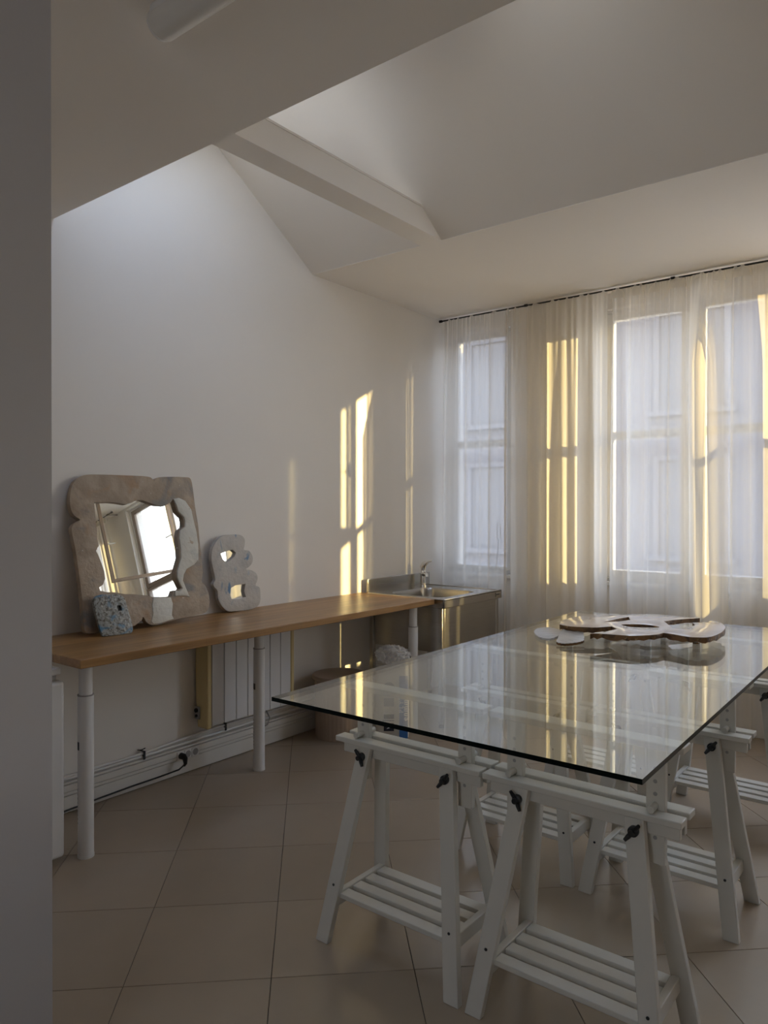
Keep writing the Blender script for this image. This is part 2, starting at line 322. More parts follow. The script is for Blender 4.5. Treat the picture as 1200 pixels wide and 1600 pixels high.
SHELL_A = [(1.769,-2.399),(1.763,-2.341),(1.822,-2.338),(1.899,-2.391),(1.929,-2.462),(1.915,-2.523),(1.866,-2.512),(1.821,-2.474)]
SHELL_B = [(1.957,-2.563),(1.911,-2.381),(1.975,-2.351),(2.045,-2.474),(2.048,-2.521),(2.022,-2.566),(1.991,-2.588)]
SLAB_OUT = [(2.102,-2.297),(2.092,-2.316),(2.076,-2.343),(2.06,-2.366),(2.043,-2.379),(2.025,-2.387),(2.007,-2.394),(1.989,-2.402),(1.971,-2.409),(1.954,-2.412),(1.938,-2.411),(1.923,-2.406),(1.91,-2.4),(1.901,-2.396),(1.893,-2.391),(1.885,-2.377),(1.873,-2.348),(1.86,-2.31),(1.85,-2.272),(1.846,-2.239),(1.846,-2.207),(1.848,-2.174),(1.852,-2.138),(1.859,-2.1),(1.868,-2.066),(1.879,-2.039),(1.893,-2.016),(1.909,-1.991),(1.927,-1.96),(1.947,-1.927),(1.967,-1.902),(1.986,-1.892),(2.005,-1.89),(2.021,-1.885),(2.032,-1.872),(2.041,-1.856),(2.056,-1.839),(2.081,-1.821),(2.111,-1.803),(2.139,-1.79),(2.163,-1.784),(2.186,-1.782),(2.209,-1.782),(2.232,-1.785),(2.255,-1.789),(2.278,-1.791),(2.303,-1.788),(2.327,-1.783),(2.344,-1.779),(2.303,-1.845),(2.262,-1.925),(2.239,-1.994),(2.329,-2.166),(2.366,-2.147),(2.389,-2.03),(2.356,-1.951),(2.41,-1.911),(2.408,-1.885),(2.406,-1.851),(2.409,-1.828),(2.419,-1.827),(2.433,-1.837),(2.448,-1.854),(2.462,-1.876),(2.476,-1.904),(2.489,-1.933),(2.499,-1.959),(2.508,-1.986),(2.516,-2.018),(2.523,-2.06),(2.529,-2.109),(2.533,-2.154),(2.533,-2.195),(2.532,-2.234),(2.529,-2.266),(2.527,-2.289),(2.524,-2.305),(2.519,-2.319),(2.512,-2.331),(2.502,-2.341),(2.491,-2.349),(2.478,-2.355),(2.464,-2.36),(2.447,-2.36),(2.427,-2.354),(2.404,-2.343),(2.384,-2.335),(2.367,-2.331),(2.352,-2.328),(2.342,-2.327),(2.333,-2.384),(2.324,-2.4),(2.31,-2.424),(2.296,-2.445),(2.281,-2.463),(2.265,-2.479),(2.253,-2.49),(2.248,-2.493),(2.246,-2.491),(2.239,-2.49),(2.223,-2.494),(2.202,-2.499),(2.181,-2.505),(2.16,-2.51),(2.139,-2.514),(2.122,-2.52),(2.111,-2.528),(2.105,-2.537),(2.101,-2.544),(2.13,-2.473),(2.146,-2.353)]
SLAB_H1 = [(2.022,-2.200),(2.035,-2.07),(2.056,-1.955),(2.098,-2.051),(2.067,-2.142)]
SLAB_H2 = [(2.115,-2.223),(2.146,-2.18),(2.195,-2.152),(2.251,-2.158),(2.28,-2.192),(2.236,-2.233),(2.175,-2.261)]

# ------------------------------------------------------------------ the room
YB, YOUT = -0.45, -0.23           # inner and outer face of the window wall
ZC = 2.973                        # flat ceiling by the windows
ZN = 2.80                         # lower ceiling over the near half of the room
XR, YN = 6.2, -7.2                # right wall, wall behind the camera
YO, YS = -2.05, -3.794            # far and near edge of the roof opening
RIDGE = (-2.98, 3.61)
WINS = [(0.02, 0.59, 0.93, 2.86), (1.31, 2.44, 0.93, 2.86), (2.68, 4.25, 0.93, 2.945), (4.88, 5.95, 0.93, 2.86)]

def wall_with_holes(name, x0, x1, y0, y1, z0, z1, holes):
    b = MB(); x = x0
    for (a, c, d, e) in sorted(holes):
        if a > x: b.box(x, a, y0, y1, z0, z1)
        b.box(a, c, y0, y1, z0, d); b.box(a, c, y0, y1, e, z1); x = c
    b.box(x, x1, y0, y1, z0, z1)
    bmesh.ops.remove_doubles(b.bm, verts=b.bm.verts, dist=1e-5)
    return struct(b.build(name, M['wall'], smooth=0))

wall_with_holes('wall_far', -0.2, XR + 0.2, YB, YOUT, 0, ZC + 0.25, WINS)
struct(MB().prism([(YN - 0.2, -0.3), (YB, -0.3), (YB, ZC + 0.25), (YO, ZC + 0.25), (-2.4, 3.95), (-3.75, 3.95), (-4.4, ZC + 0.25), (YN - 0.2, ZC + 0.25)], 'x', -0.2, 0.0).build('wall_left', M['wall'], smooth=0))
struct(MB().box(XR, XR + 0.2, YN, YB, 0, ZC + 0.25).build('wall_right', M['wall'], smooth=0))
NX0, NX1, NZ0, NZ1 = 2.5, 3.3, 0.93, 2.45           # unseen window behind the camera, added as fill light for the near side
b = MB().box(0, NX0, YN - 0.2, YN, 0, ZC + 0.25).box(NX1, XR + 0.2, YN - 0.2, YN, 0, ZC + 0.25).box(NX0, NX1, YN - 0.2, YN, 0, NZ0).box(NX0, NX1, YN - 0.2, YN, NZ1, ZC + 0.25)
struct(b.build('wall_near', M['wall'], smooth=0))
struct(MB().box(0, 1.62, -4.92, -4.655, 0, ZN).build('wall_partition', M['grey'], smooth=0))
b = MB(); b.box(0, XR, YN, YS, ZN, ZC + 0.22); b.box(0, XR, YO, YB, ZC, ZC + 0.22); b.box(5.2, XR, YS, YO, ZC, ZC + 0.22)
struct(b.build('ceiling', M['ceil'], smooth=0))
# roof lantern: the far slope seen from below, and the near slope with its roof windows
sl_ = (RIDGE[1] - ZC) / (YO - RIDGE[0])
struct(MB().prism([(RIDGE[0], RIDGE[1]), (RIDGE[0], RIDGE[1] + 0.2), (YO + 0.25, ZC + 0.24), (YO + 0.25, ZC + 0.222), (YO + 0.002, ZC + 0.222), (YO + 0.002, ZC + 0.004), (YO, ZC + 0.002)], 'x', 0.0, 5.4).build('ceiling_slope', M['ceil'], smooth=0))
nd = Vector((0, YS - RIDGE[0] - 0.20, ZC + 0.225 - RIDGE[1])); nl = nd.length; nd.normalize(); nn = Vector((0, nd.z, -nd.y))
if nn.z < 0: nn = -nn
def near(x, t, h): return Vector((x, RIDGE[0], RIDGE[1])) + nd * t + nn * h
SKY = [(0.28, 0.98), (1.90, 2.35)]  # unseen roof windows, inferred from bluish light, added to set the room's light level
b = MB(); x = 0.0
def nbox(b, x0, x1, t0, t1, h0, h1):
    b.hexa([near(x0, t0, h0), near(x0, t1, h0), near(x1, t1, h0), near(x1, t0, h0)], [near(x0, t0, h1), near(x0, t1, h1), near(x1, t1, h1), near(x1, t0, h1)])
for a, c in SKY:
    nbox(b, x, a, 0, nl, 0, 0.18); nbox(b, a, c, 0, 0.07, 0, 0.18); nbox(b, a, c, nl - 0.1, nl, 0, 0.18); x = c
nbox(b, x, 5.4, 0, nl, 0, 0.18)
b.box(0, 5.4, YS - 0.24, YS - 0.001, ZC + 0.222, ZC + 0.42); b.box(5.2, 5.4, -3.7, YO, ZC + 0.0, 3.9)
struct(b.build('ceiling_lantern', M['ceil'], smooth=0))
for i, (a, c) in enumerate(SKY):
    b = MB()
    for q in ((a, a + 0.05, 0.07, nl - 0.1), (c - 0.05, c, 0.07, nl - 0.1), (a + 0.05, c - 0.05, 0.07, 0.12), (a + 0.05, c - 0.05, nl - 0.15, nl - 0.1)): nbox(b, *q, 0.08, 0.16)
    wv = struct(b.build('window_%d' % (5 + i), M['frame'], smooth=0))
    b = MB(); nbox(b, a + 0.05, c - 0.05, 0.12, nl - 0.15, 0.115, 0.125); b.build('pane', M['pane'], wv, smooth=0)
    p = near((a + c) / 2, nl / 2, 0.17)
    portal(p.x, p.y, p.z, c - a, nl - 0.2, (-nn).to_track_quat('-Z', 'Y').to_euler())
# painted steel beam across the opening
BX0, BX1, ZL = 0.866, 1.008, 3.109
b = MB(); b.box(BX0, BX1, YS, YO, ZC, ZL - 0.008)
bm_o = struct(b.build('ceiling_beam', M['ceil'], smooth=0))
MB().box(BX0 - 0.02, BX1 + 0.004, YS, YO - 0.178, ZL - 0.008, ZL + 0.002).build('beam_lip', M['ceil'], bm_o, smooth=0)

# floor: screed with tiles laid on the diagonal
FL = struct(MB().box(0, XR, YN, YB, -0.3, -0.003).build('floor', M['grout'], smooth=0))
TP, TA, T0 = 0.4445, R(43.6), (1.677, -3.991)
ca, sa = math.cos(TA), math.sin(TA)
def clip(poly, ax, val, keep_gt):
    out = []
    for i in range(len(poly)):
        p, q = poly[i], poly[(i + 1) % len(poly)]
        a = (p[ax] - val) * (1 if keep_gt else -1); c = (q[ax] - val) * (1 if keep_gt else -1)
        if a >= 0: out.append(p)
        if (a > 0) != (c > 0) and abs(a - c) > 1e-9:
            t = a / (a - c); out.append((p[0] + (q[0] - p[0]) * t, p[1] + (q[1] - p[1]) * t))
    return out
G = 0.0012
full = [(G, G), (TP - G, G), (TP - G, TP - G), (G, TP - G)]
def tile_mesh(poly):
    b = MB(); c = [(sum(p[0] for p in poly) / len(poly)), (sum(p[1] for p in poly) / len(poly))]
    ins = [(p[0] + (c[0] - p[0]) * 0.004, p[1] + (c[1] - p[1]) * 0.004) for p in poly]; n = len(poly)
    lo = [b.bm.verts.new((*p, -0.006)) for p in poly]; mi = [b.bm.verts.new((*p, -0.0008)) for p in poly]; hi = [b.bm.verts.new((*p, 0)) for p in ins]
    b.bm.faces.new(hi)
    for i in range(n):
        j = (i + 1) % n; b.bm.faces.new((lo[i], lo[j], mi[j], mi[i])); b.bm.faces.new((mi[i], mi[j], hi[j], hi[i]))
    bmesh.ops.recalc_face_normals(b.bm, faces=b.bm.faces)
    me = bpy.data.meshes.new('tile'); b.bm.to_mesh(me); b.bm.free(); me.materials.append(M['tile']); return me
shared = tile_mesh(full)
X0, X1, Y0, Y1 = 0.002, XR - 0.002, YN + 0.002, YB - 0.002
for i in range(-16, 17):
    for j in range(-16, 17):
        W = [(T0[0] + ca * (i * TP + u) - sa * (j * TP + v), T0[1] + sa * (i * TP + u) + ca * (j * TP + v)) for u, v in full]
        cl = clip(clip(clip(clip(W, 0, X0, True), 0, X1, False), 1, Y0, True), 1, Y1, False) if W else []
        if len(cl) < 3: continue
        area = abs(sum(cl[k][0] * cl[(k + 1) % len(cl)][1] - cl[(k + 1) % len(cl)][0] * cl[k][1] for k in range(len(cl)))) / 2
        if area < 0.004: continue
        if area > 0.1955:
            o = bpy.data.objects.new('tile', shared); o.location = (T0[0] + ca * i * TP - sa * j * TP, T0[1] + sa * i * TP + ca * j * TP, 0); o.rotation_euler = (0, 0, TA)
        else:
            cx, cy = cl[0]; o = bpy.data.objects.new('tile', tile_mesh([(p[0] - cx, p[1] - cy) for p in cl])); o.location = (cx, cy, 0)
        COL.objects.link(o); o.parent = FL

# windows of the far wall
YF0, YF1 = -0.402, -0.348
def sash(parent, x0, x1, z0, z1, name='sash', y0=YF0, y1=YF1, bar=None, mat=None, st=0.055):
    b = MB(); mat = mat or M['frame']
    b.box(x0, x0 + st, y0, y1, z0, z1); b.box(x1 - st, x1, y0, y1, z0, z1)
    b.box(x0 + st, x1 - st, y0, y1, z0, z0 + st); b.box(x0 + st, x1 - st, y0, y1, z1 - st, z1)
    if bar: b.box(x0 + st, x1 - st, y0 + 0.01, y1 - 0.01, bar - 0.03, bar + 0.03)
    s = b.build(name, mat, parent, bev=0.004)
    ym = (y0 + y1) / 2
    if bar:
        MB().box(x0 + st, x1 - st, ym - 0.003, ym + 0.003, z0 + st, bar - 0.03).build('pane', M['pane'], s, smooth=0)
        MB().box(x0 + st, x1 - st, ym - 0.003, ym + 0.003, bar + 0.03, z1 - st).build('pane', M['pane'], s, smooth=0)
    else: MB().box(x0 + st, x1 - st, ym - 0.003, ym + 0.003, z0 + st, z1 - st).build('pane', M['pane'], s, smooth=0)
    return s
def window_frame(n, x0, x1, z0, z1, fr=0.022, mull=None):
    b = MB(); y0, y1 = -0.40, -0.35
    b.box(x0, x0 + fr, y0, y1, z0, z1); b.box(x1 - fr, x1, y0, y1, z0, z1); b.box(x0 + fr, x1 - fr, y0, y1, z0, z0 + fr); b.box(x0 + fr, x1 - fr, y0, y1, z1 - fr, z1)
    if mull: b.box(mull - 0.02, mull + 0.02, y0, y1, z0 + fr, z1 - fr)
    o = struct(b.build('window_%d' % n, M['frame'], bev=0.003))
    MB().box(x0 - 0.02 if n > 1 else x0, x1 + 0.02, YB - 0.03, YF0 - 0.002, z0 - 0.03, z0).build('window_sill', M['frame'], o, bev=0.004)
    return o
TR = 1.965
x0, x1, z0, z1 = WINS[0]
w1 = window_frame(1, *WINS[0]); sash(w1, x0 + 0.022, x1 - 0.022, z0 + 0.022, z1 - 0.022, bar=TR, st=0.035)
b = MB().box(0.615, 0.645, YOUT + 0.005, YOUT + 0.56, 0.93, 2.88)  # unseen outside shutter, added only to keep sun off the sink window
for k in range(16): b.box(0.609, 0.651, YOUT + 0.05, YOUT + 0.51, 1.0 + k * 0.115, 1.09 + k * 0.115)
b.build('window_shutter', M['roofmetal'], w1, bev=0.004)
b = MB(); b.tube([(0.49, -0.412, 1.20), (0.49, -0.425, 1.21), (0.49, -0.425, 1.315), (0.475, -0.425, 1.335), (0.46, -0.425, 1.315), (0.46, -0.425, 1.21), (0.475, -0.425, 1.19)], 0.0035, 8); b.tube([(0.475, -0.425, 1.19), (0.455, -0.43, 0.99)], 0.003, 8); b.build('window_pull', M['dark'], w1)
b = MB(); b.tube([(0.045, -0.43, 0.98), (0.045, -0.43, 1.16), (0.06, -0.43, 1.2), (0.08, -0.43, 1.16), (0.08, -0.43, 0.98)], 0.004, 8); b.build('window_catch', M['frame'], w1)
for k, n in ((1, 2),):
    x0, x1, z0, z1 = WINS[k]; mid = 1.93
    o = window_frame(n, *WINS[k], mull=mid)
    sash(o, x0 + 0.022, mid - 0.022, z0 + 0.022, z1 - 0.022, bar=TR); sash(o, mid + 0.022, x1 - 0.022, z0 + 0.022, z1 - 0.022, bar=TR)
x0, x1, z0, z1 = WINS[2]; mid = 3.49
w3 = window_frame(3, *WINS[2], mull=mid)
sash(w3, x0 + 0.022, mid - 0.022, z0 + 0.022, TR, mat=M['brownframe'], st=0.032); sash(w3, mid + 0.022, x1 - 0.022, z0 + 0.022, TR, mat=M['brownframe'], st=0.032)
# the left upper leaf stands open into the room, hung on the mullion; the right one is shut
lw = mid - x0 - 0.05
s3 = sash(w3, -lw, 0.0, TR + 0.005, z1 - 0.022, y0=-0.017, y1=0.017, mat=M['brownframe'], st=0.035); s3.location = (mid, -0.425, 0); s3.rotation_euler = (0, 0, R(112))
lw3 = lw
lw = x1 - mid - 0.05
s4 = sash(w3, -lw, 0.0, TR + 0.005, z1 - 0.022, y0=-0.017, y1=0.017, mat=M['brownframe'], st=0.05); s4.location = (x1 - 0.025, -0.378, 0); s4.rotation_euler = (0, 0, 0)
for s_, e, d in ((s3, -lw3 + 0.018, 1), (s4, -lw + 0.025, 1)):
    MB().box(e - 0.012, e + 0.012, -0.028, -0.017, 2.36, 2.46).tube([(e, -0.02, 2.41), (e, -0.05, 2.41), (e + d * 0.11, -0.05, 2.41)], 0.008, 10).build('window_handle', M['frame'], s_)
x0, x1, z0, z1 = WINS[3]; mid = 5.41
o = window_frame(4, *WINS[3], mull=mid)
sash(o, x0 + 0.022, mid - 0.022, z0 + 0.022, z1 - 0.022, bar=TR); sash(o, mid + 0.022, x1 - 0.022, z0 + 0.022, z1 - 0.022, bar=TR)
for (x0, x1, z0, z1) in WINS: portal((x0 + x1) / 2, YOUT + 0.01, (z0 + z1) / 2, x1 - x0, z1 - z0, (R(-90), 0, 0))
b = MB(); NM = (NX0 + NX1) / 2
for q in ((NX0, NX0 + 0.06, NZ0, NZ1), (NX1 - 0.06, NX1, NZ0, NZ1), (NM - 0.04, NM + 0.04, NZ0, NZ1), (NX0 + 0.06, NM - 0.04, NZ0, NZ0 + 0.06), (NM + 0.04, NX1 - 0.06, NZ0, NZ0 + 0.06), (NX0 + 0.06, NM - 0.04, NZ1 - 0.06, NZ1), (NM + 0.04, NX1 - 0.06, NZ1 - 0.06, NZ1)): b.box(q[0], q[1], YN - 0.14, YN - 0.08, q[2], q[3])
w7 = struct(b.build('window_7', M['frame'], bev=0.003))  # frame of the added fill-light window
for a, c in ((NX0 + 0.06, NM - 0.04), (NM + 0.04, NX1 - 0.06)): MB().box(a, c, YN - 0.114, YN - 0.108, NZ0 + 0.06, NZ1 - 0.06).build('pane', M['pane'], w7, smooth=0)
portal(NM, YN - 0.19, (NZ0 + NZ1) / 2, NX1 - NX0, NZ1 - NZ0, (R(90), 0, 0))
struct(MB().box(0.75, XR, YB - 0.012, YB, 0, 0.075).build('baseboard_far', M['trim'], bev=0.003))

# skirting with cable trunk along the left wall
LB = struct(MB().box(0, 0.022, -4.65, -1.62, 0.004, 0.083).build('baseboard_left', M['trim'], bev=0.003))
MB().box(0, 0.014, -4.65, -1.62, 0.001, 0.150).build('joint_backing', M['slot'], LB, smooth=0)
MB().box(0, 0.032, -4.65, -1.62, 0.088, 0.104).box(0, 0.038, -4.65, -1.62, 0.1075, 0.138).box(0, 0.032, -4.65, -1.62, 0.1415, 0.152).build('cable_trunk', M['trim'], LB, bev=0.002)
for i, y in enumerate((-3.115, -3.068, -3.020)):
    s = MB().box(0.036, 0.043, y - 0.022, y + 0.022, 0.088, 0.134).build('power_socket', M['powder'], LB, bev=0.002)
    MB().tube([(0.0425, y, 0.111), (0.0440, y, 0.111)], 0.018, 20).build('socket_well', M['slot'], s)
t = tag(empty('power_cord', (0.045, -3.115, 0.1)), 'black power cord plugged into the white cable trunk under the desk', 'power cord')
MB().tube([(0.0, 0, 0.012), (0.022, 0, 0.012), (0.034, 0, 0.004), (0.036, 0, -0.022), (0.03, -0.004, -0.035)], [0.017, 0.017, 0.014, 0.010, 0.006], 14).build('plug', M['black'], t)
MB().tube([(0.03, -0.004, -0.03), (0.02, -0.03, -0.05), (0.0, -0.13, -0.062), (-0.008, -0.30, -0.066), (-0.010, -0.50, -0.073), (-0.012, -0.70, -0.082), (0.0, -0.86, -0.09), (0.02, -0.90, -0.092)], 0.0045, 8).build('cord', M['black'], t)
for (zz, lab, xo) in (((0.176, 0.178, 0.200, 0.205, 0.208), 'upper white heating pipe clipped along the left wall above the trunk', 0.024), ((0.163, 0.163, 0.166, 0.170, 0.172), 'lower white heating pipe lying just above the cable trunk', 0.020)):
    t = tag(empty('heating_pipe', (xo, -3.0, zz[2])), lab, 'pipe', 'heating pipes on the left wall')
    pts = [(0, y + 3.0, z - zz[2]) for y, z in zip((-4.6, -3.35, -2.95, -2.3, -1.62), zz)]
    MB().tube(pts, 0.0075, 10).build('pipe', M['pipe'], t)
    if xo > 0.022:
        for y, z in ((-3.335, 0.179), (-2.80, 0.202)):
            c = MB(); zz0 = z - zz[2]; yy = y + 3.0
            c.box(-0.023, 0.010, yy - 0.006, yy + 0.006, zz0 - 0.012, zz0 - 0.008); c.box(0.009, 0.012, yy - 0.006, yy + 0.006, zz0 - 0.03, zz0 + 0.012); c.box(-0.023, 0.012, yy - 0.006, yy + 0.006, zz0 + 0.009, zz0 + 0.013)
            c.tube([(-0.02, yy - 0.02, zz0 + 0.018), (0.0, yy - 0.012, zz0 + 0.02), (0.0, yy + 0.012, zz0 + 0.024)], 0.003, 6)
            c.build('pipe_clip', M['dark'], t)

# ceiling lamp, switched off
t = tag(empty('fluorescent_lamp', (1.625, -4.342, ZN)), 'long white fluorescent batten lamp on the near ceiling, switched off', 'ceiling lamp')
MB().box(0.0, 1.25, -0.045, 0.045, -0.028, -0.001).build('housing', M['powder'], t, bev=0.004)
prof = [(-0.046, -0.018)] + [(-0.046 * math.cos(a), -0.026 - 0.046 * math.sin(a)) for a in [math.pi * k / 16 for k in range(17)]] + [(0.046, -0.018)]
MB().prism(prof, 'x', -0.012, 1.262).build('lamp_cover', M['diffuser'], t, bev=0.006, smooth=50)
MB().prism([(a * 0.9, c * 0.95) for a, c in prof], 'x', -0.022, -0.010).build('end_cap', M['powder'], t, bev=0.004)

# ------------------------------------------------------------------ curtains
def curtain_mesh(x0, x1, ztop, zbot, y, nf, amp, gather, seed, cols=620, rows=26, lean0=0.0, lean1=0.0, bulge=()):
    rnd = random.Random(seed)
    wts = []
    for i in range(cols + 1):
        s = i / cols; xx = x0 + (x1 - x0) * s; d = 1.0
        for gx, gw, ga in gather: d += ga * math.exp(-((xx - gx) / gw) ** 2)
        wts.append(1 / d)
    cum = [0.0]
    for i in range(cols): cum.append(cum[-1] + (wts[i] + wts[i + 1]) / 2)
    comps = [(nf * rnd.uniform(0.55, 1.5), rnd.uniform(0, 6.28), rnd.uniform(0.35, 1.0), rnd.uniform(-0.9, 0.9)) for _ in range(4)]
    fine = [(nf * rnd.uniform(2.2, 4.0), rnd.uniform(0, 6.28), rnd.uniform(0.3, 0.8)) for _ in range(4)]
    bm = bmesh.new(); grid = []
    for r in range(rows + 1):
        v = r / rows; vv = v ** 1.2; z = ztop + (zbot - ztop) * vv
        big = amp * (0.25 + 0.75 * min(1, vv * 2.2)); sm = amp * 0.30 * math.exp(-vv * 9); row = []
        for i in range(cols + 1):
            s = cum[i] / cum[-1]; ph = 0.0; dx = 0.0
            for f, p, a, dr in comps:
                th = 2 * math.pi * f * s + p + dr * vv; ph += a * math.sin(th); dx += a * math.cos(th)
            ph /= 1.7; dx /= 1.7
            h = sum(a * math.sin(2 * math.pi * f * s + p) for f, p, a in fine) / 1.6
            sq = math.copysign(abs(ph) ** 0.75, ph)
            xx = x0 + (x1 - x0) * s + big * 0.55 * dx + (lean0 * (1 - s) + lean1 * s) * vv
            by = -sum(ba * min(1, vv * 5) * math.exp(-((xx - bx - bd * vv) / bw) ** 2) for bx, bw, ba, bd in bulge)
            row.append(bm.verts.new((xx, y + by + big * sq + sm * h, z)))
        grid.append(row)
    for r in range(rows):
        for i in range(cols): bm.faces.new((grid[r][i], grid[r][i + 1], grid[r + 1][i + 1], grid[r + 1][i]))
    return bm, grid
def curtain(name, label, x0, x1, seed, nf, gather, amp=0.022, lean0=0.0, lean1=0.0, tape=True, mat='sheer', bulge=()):
    y = -0.585; ztop = 2.958
    t = tag(empty(name, ((x0 + x1) / 2, y, 0.02)), label, 'curtain')
    bm, g = curtain_mesh(x0, x1, ztop, 0.03, y, nf, amp, gather, seed, lean0=lean0, lean1=lean1, bulge=bulge)
    for vtx in bm.verts: vtx.co -= Vector(((x0 + x1) / 2, y, 0.02))
    me = bpy.data.meshes.new('cloth'); bm.to_mesh(me); bm.free(); link('cloth', me, M[mat], t, smooth=180)
    if tape:
        bm, g = curtain_mesh(x0, x1, ztop, 2.885, y + 0.004, nf, amp, gather, seed, rows=4)
        # follow only the top of the cloth
        for vtx in bm.verts: vtx.co -= Vector(((x0 + x1) / 2, y, 0.02))
        me = bpy.data.meshes.new('heading_tape'); bm.to_mesh(me); bm.free(); link('heading_tape', me, M['tape'], t, smooth=180)
    return t
curtain('sheer_curtain', 'thin white sheer curtain behind the steel sink, hanging into the room corner', 0.07, 0.65, 3, 4, [], lean0=-0.04, tape=False)
curtain('sheer_curtain', 'denser cream curtain on the pier between the sink window and the table', 0.668, 1.41, 21, 5.5, [], amp=0.022, tape=False, mat='pier')
curtain('sheer_curtain', 'white sheer curtain behind the glass table, bunched at its left side', 1.455, 2.50, 11, 8, [(1.62, 0.11, 2.2)], amp=0.026, bulge=((2.05, 0.065, 0.21, 0.04), (2.35, 0.07, -0.03, 0.0)))
curtain('sheer_curtain', 'white sheer curtain beyond the open window, seen in the standing mirror', 4.42, 6.05, 5, 12, [(4.52, 0.15, 1.5)], mat='pier')
for (a, c, lab) in ((0.03, 2.56, 'thin dark curtain rod above the sink and the glass table'), (4.32, 6.14, 'thin dark curtain rod beyond the open window')):
    t = tag(empty('curtain_rod', (a, -0.585, 2.955)), lab, 'curtain rod')
    MB().tube([(0, 0, 0), (c - a, 0, 0)], 0.006, 10).build('rod', M['dark'], t)
    MB().tube([(-0.012, 0, 0), (0.012, 0, 0)], 0.011, 12).build('finial', M['dark'], t); MB().tube([(c - a - 0.012, 0, 0), (c - a + 0.012, 0, 0)], 0.011, 12).build('finial', M['dark'], t)
    for f in (0.30, 0.72, 0.97) if a < 1 else (0.05, 0.5, 0.95):
        q = (c - a) * f
        MB().tube([(q, 0.135, 0.0), (q, 0.012, 0.0)], 0.005, 8).tube([(q - 0.012, 0, 0.002), (q + 0.012, 0, 0.002)], 0.010, 10).build('rod_bracket', M['dark'], t)

# ------------------------------------------------------------------ outside
struct(MB().box(-60, 90, -40, 120, -6.3, -6.0).build('ground', M['ground'], smooth=0))
def building(x0, x1, y0, y1, ztop, mat, label, cols, rows, roof):
    t = tag(empty('apartment_building', ((x0 + x1) / 2, (y0 + y1) / 2, -6)), label, 'building')
    ox, oy = (x0 + x1) / 2, (y0 + y1) / 2
    MB().box(x0 - ox, x1 - ox, y0 - oy, y1 - oy, 0, ztop + 6).build('facade', mat, t, smooth=0)
    MB().box(x0 - ox - 0.3, x1 - ox + 0.3, y0 - oy - 0.3, y1 - oy + 0.3, ztop + 6, ztop + 6.3).build('roof', M['roofmetal'], t, smooth=0)
    for i in range(cols):
        for j in range(rows):
            cx = x0 - ox + (x1 - x0) * (i + 0.5) / cols; cz = 1.0 + (ztop + 5) * (j + 0.5) / rows; y = y0 - oy
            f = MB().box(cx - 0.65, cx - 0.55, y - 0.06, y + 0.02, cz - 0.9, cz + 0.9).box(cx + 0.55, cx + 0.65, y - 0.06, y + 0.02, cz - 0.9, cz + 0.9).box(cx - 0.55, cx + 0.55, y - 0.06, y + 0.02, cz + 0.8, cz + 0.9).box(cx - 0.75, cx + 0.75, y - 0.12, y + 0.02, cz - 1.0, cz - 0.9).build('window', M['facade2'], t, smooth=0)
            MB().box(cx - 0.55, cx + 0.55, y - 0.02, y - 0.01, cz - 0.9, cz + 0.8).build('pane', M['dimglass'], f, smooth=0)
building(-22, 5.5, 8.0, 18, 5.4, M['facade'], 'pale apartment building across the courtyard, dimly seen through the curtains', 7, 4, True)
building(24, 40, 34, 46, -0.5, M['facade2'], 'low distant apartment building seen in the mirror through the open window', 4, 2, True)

# ------------------------------------------------------------------ wooden desk on telescopic legs
DX, DY0, DY1, DZ, DT = 0.628, -4.021, -1.552, 0.850, 0.036
t = tag(empty('wooden_desk', (0.32, -2.79, 0)), 'long oiled oak desk on white round legs along the left wall', 'desk')
MB().box(0.004 - 0.32, DX - 0.32, DY0 + 2.79, DY1 + 2.79, DZ - DT, DZ).build('desktop', M['wood'], t, bev=0.003)
def desk_leg(x, y):
    l = MB().tube([(0, 0, 0.012), (0, 0, 0.672)], 0.0315, 28).build('leg', M['powder'], t)
    l.location = (x - 0.32, y + 2.79, 0)
    MB().tube([(0, 0, 0.60), (0, 0, DZ - DT)], 0.0265, 28).build('inner_tube', M['powder'], l)
    MB().tube([(0, 0, 0.670), (0, 0, 0.675)], 0.0325, 28).build('collar', M['slot'], l)
    MB().tube([(0, 0, 0.0), (0, 0, 0.012)], 0.033, 28).build('foot', M['powder'], l)
    a0 = R(-100)                                      # small black sticker, bent round the tube
    bm = bmesh.new(); g = [[bm.verts.new((0.0319 * math.cos(a0 + k * 0.16), 0.0319 * math.sin(a0 + k * 0.16), z)) for k in range(-2, 3)] for z in (0.448, 0.482)]
    for k in range(4): bm.faces.new((g[0][k], g[0][k + 1], g[1][k + 1], g[1][k]))
    me = bpy.data.meshes.new('sticker'); bm.to_mesh(me); bm.free(); link('sticker', me, M['ink'], l)
    bm = bmesh.new()
    for q in range(9):
        z0 = 0.14 + q * 0.017; a1 = R(-108); vs = [bm.verts.new((0.0319 * math.cos(a), 0.0319 * math.sin(a), z)) for z in (z0, z0 + 0.009) for a in (a1 - 0.1, a1 + 0.1)]
        bm.faces.new((vs[0], vs[1], vs[3], vs[2]))
    me = bpy.data.meshes.new('small_print'); bm.to_mesh(me); bm.free(); link('small_print', me, M['greyink'], l)
for x, y in ((0.487, -3.918), (0.293, -2.782), (0.525, -1.648)): desk_leg(x, y)

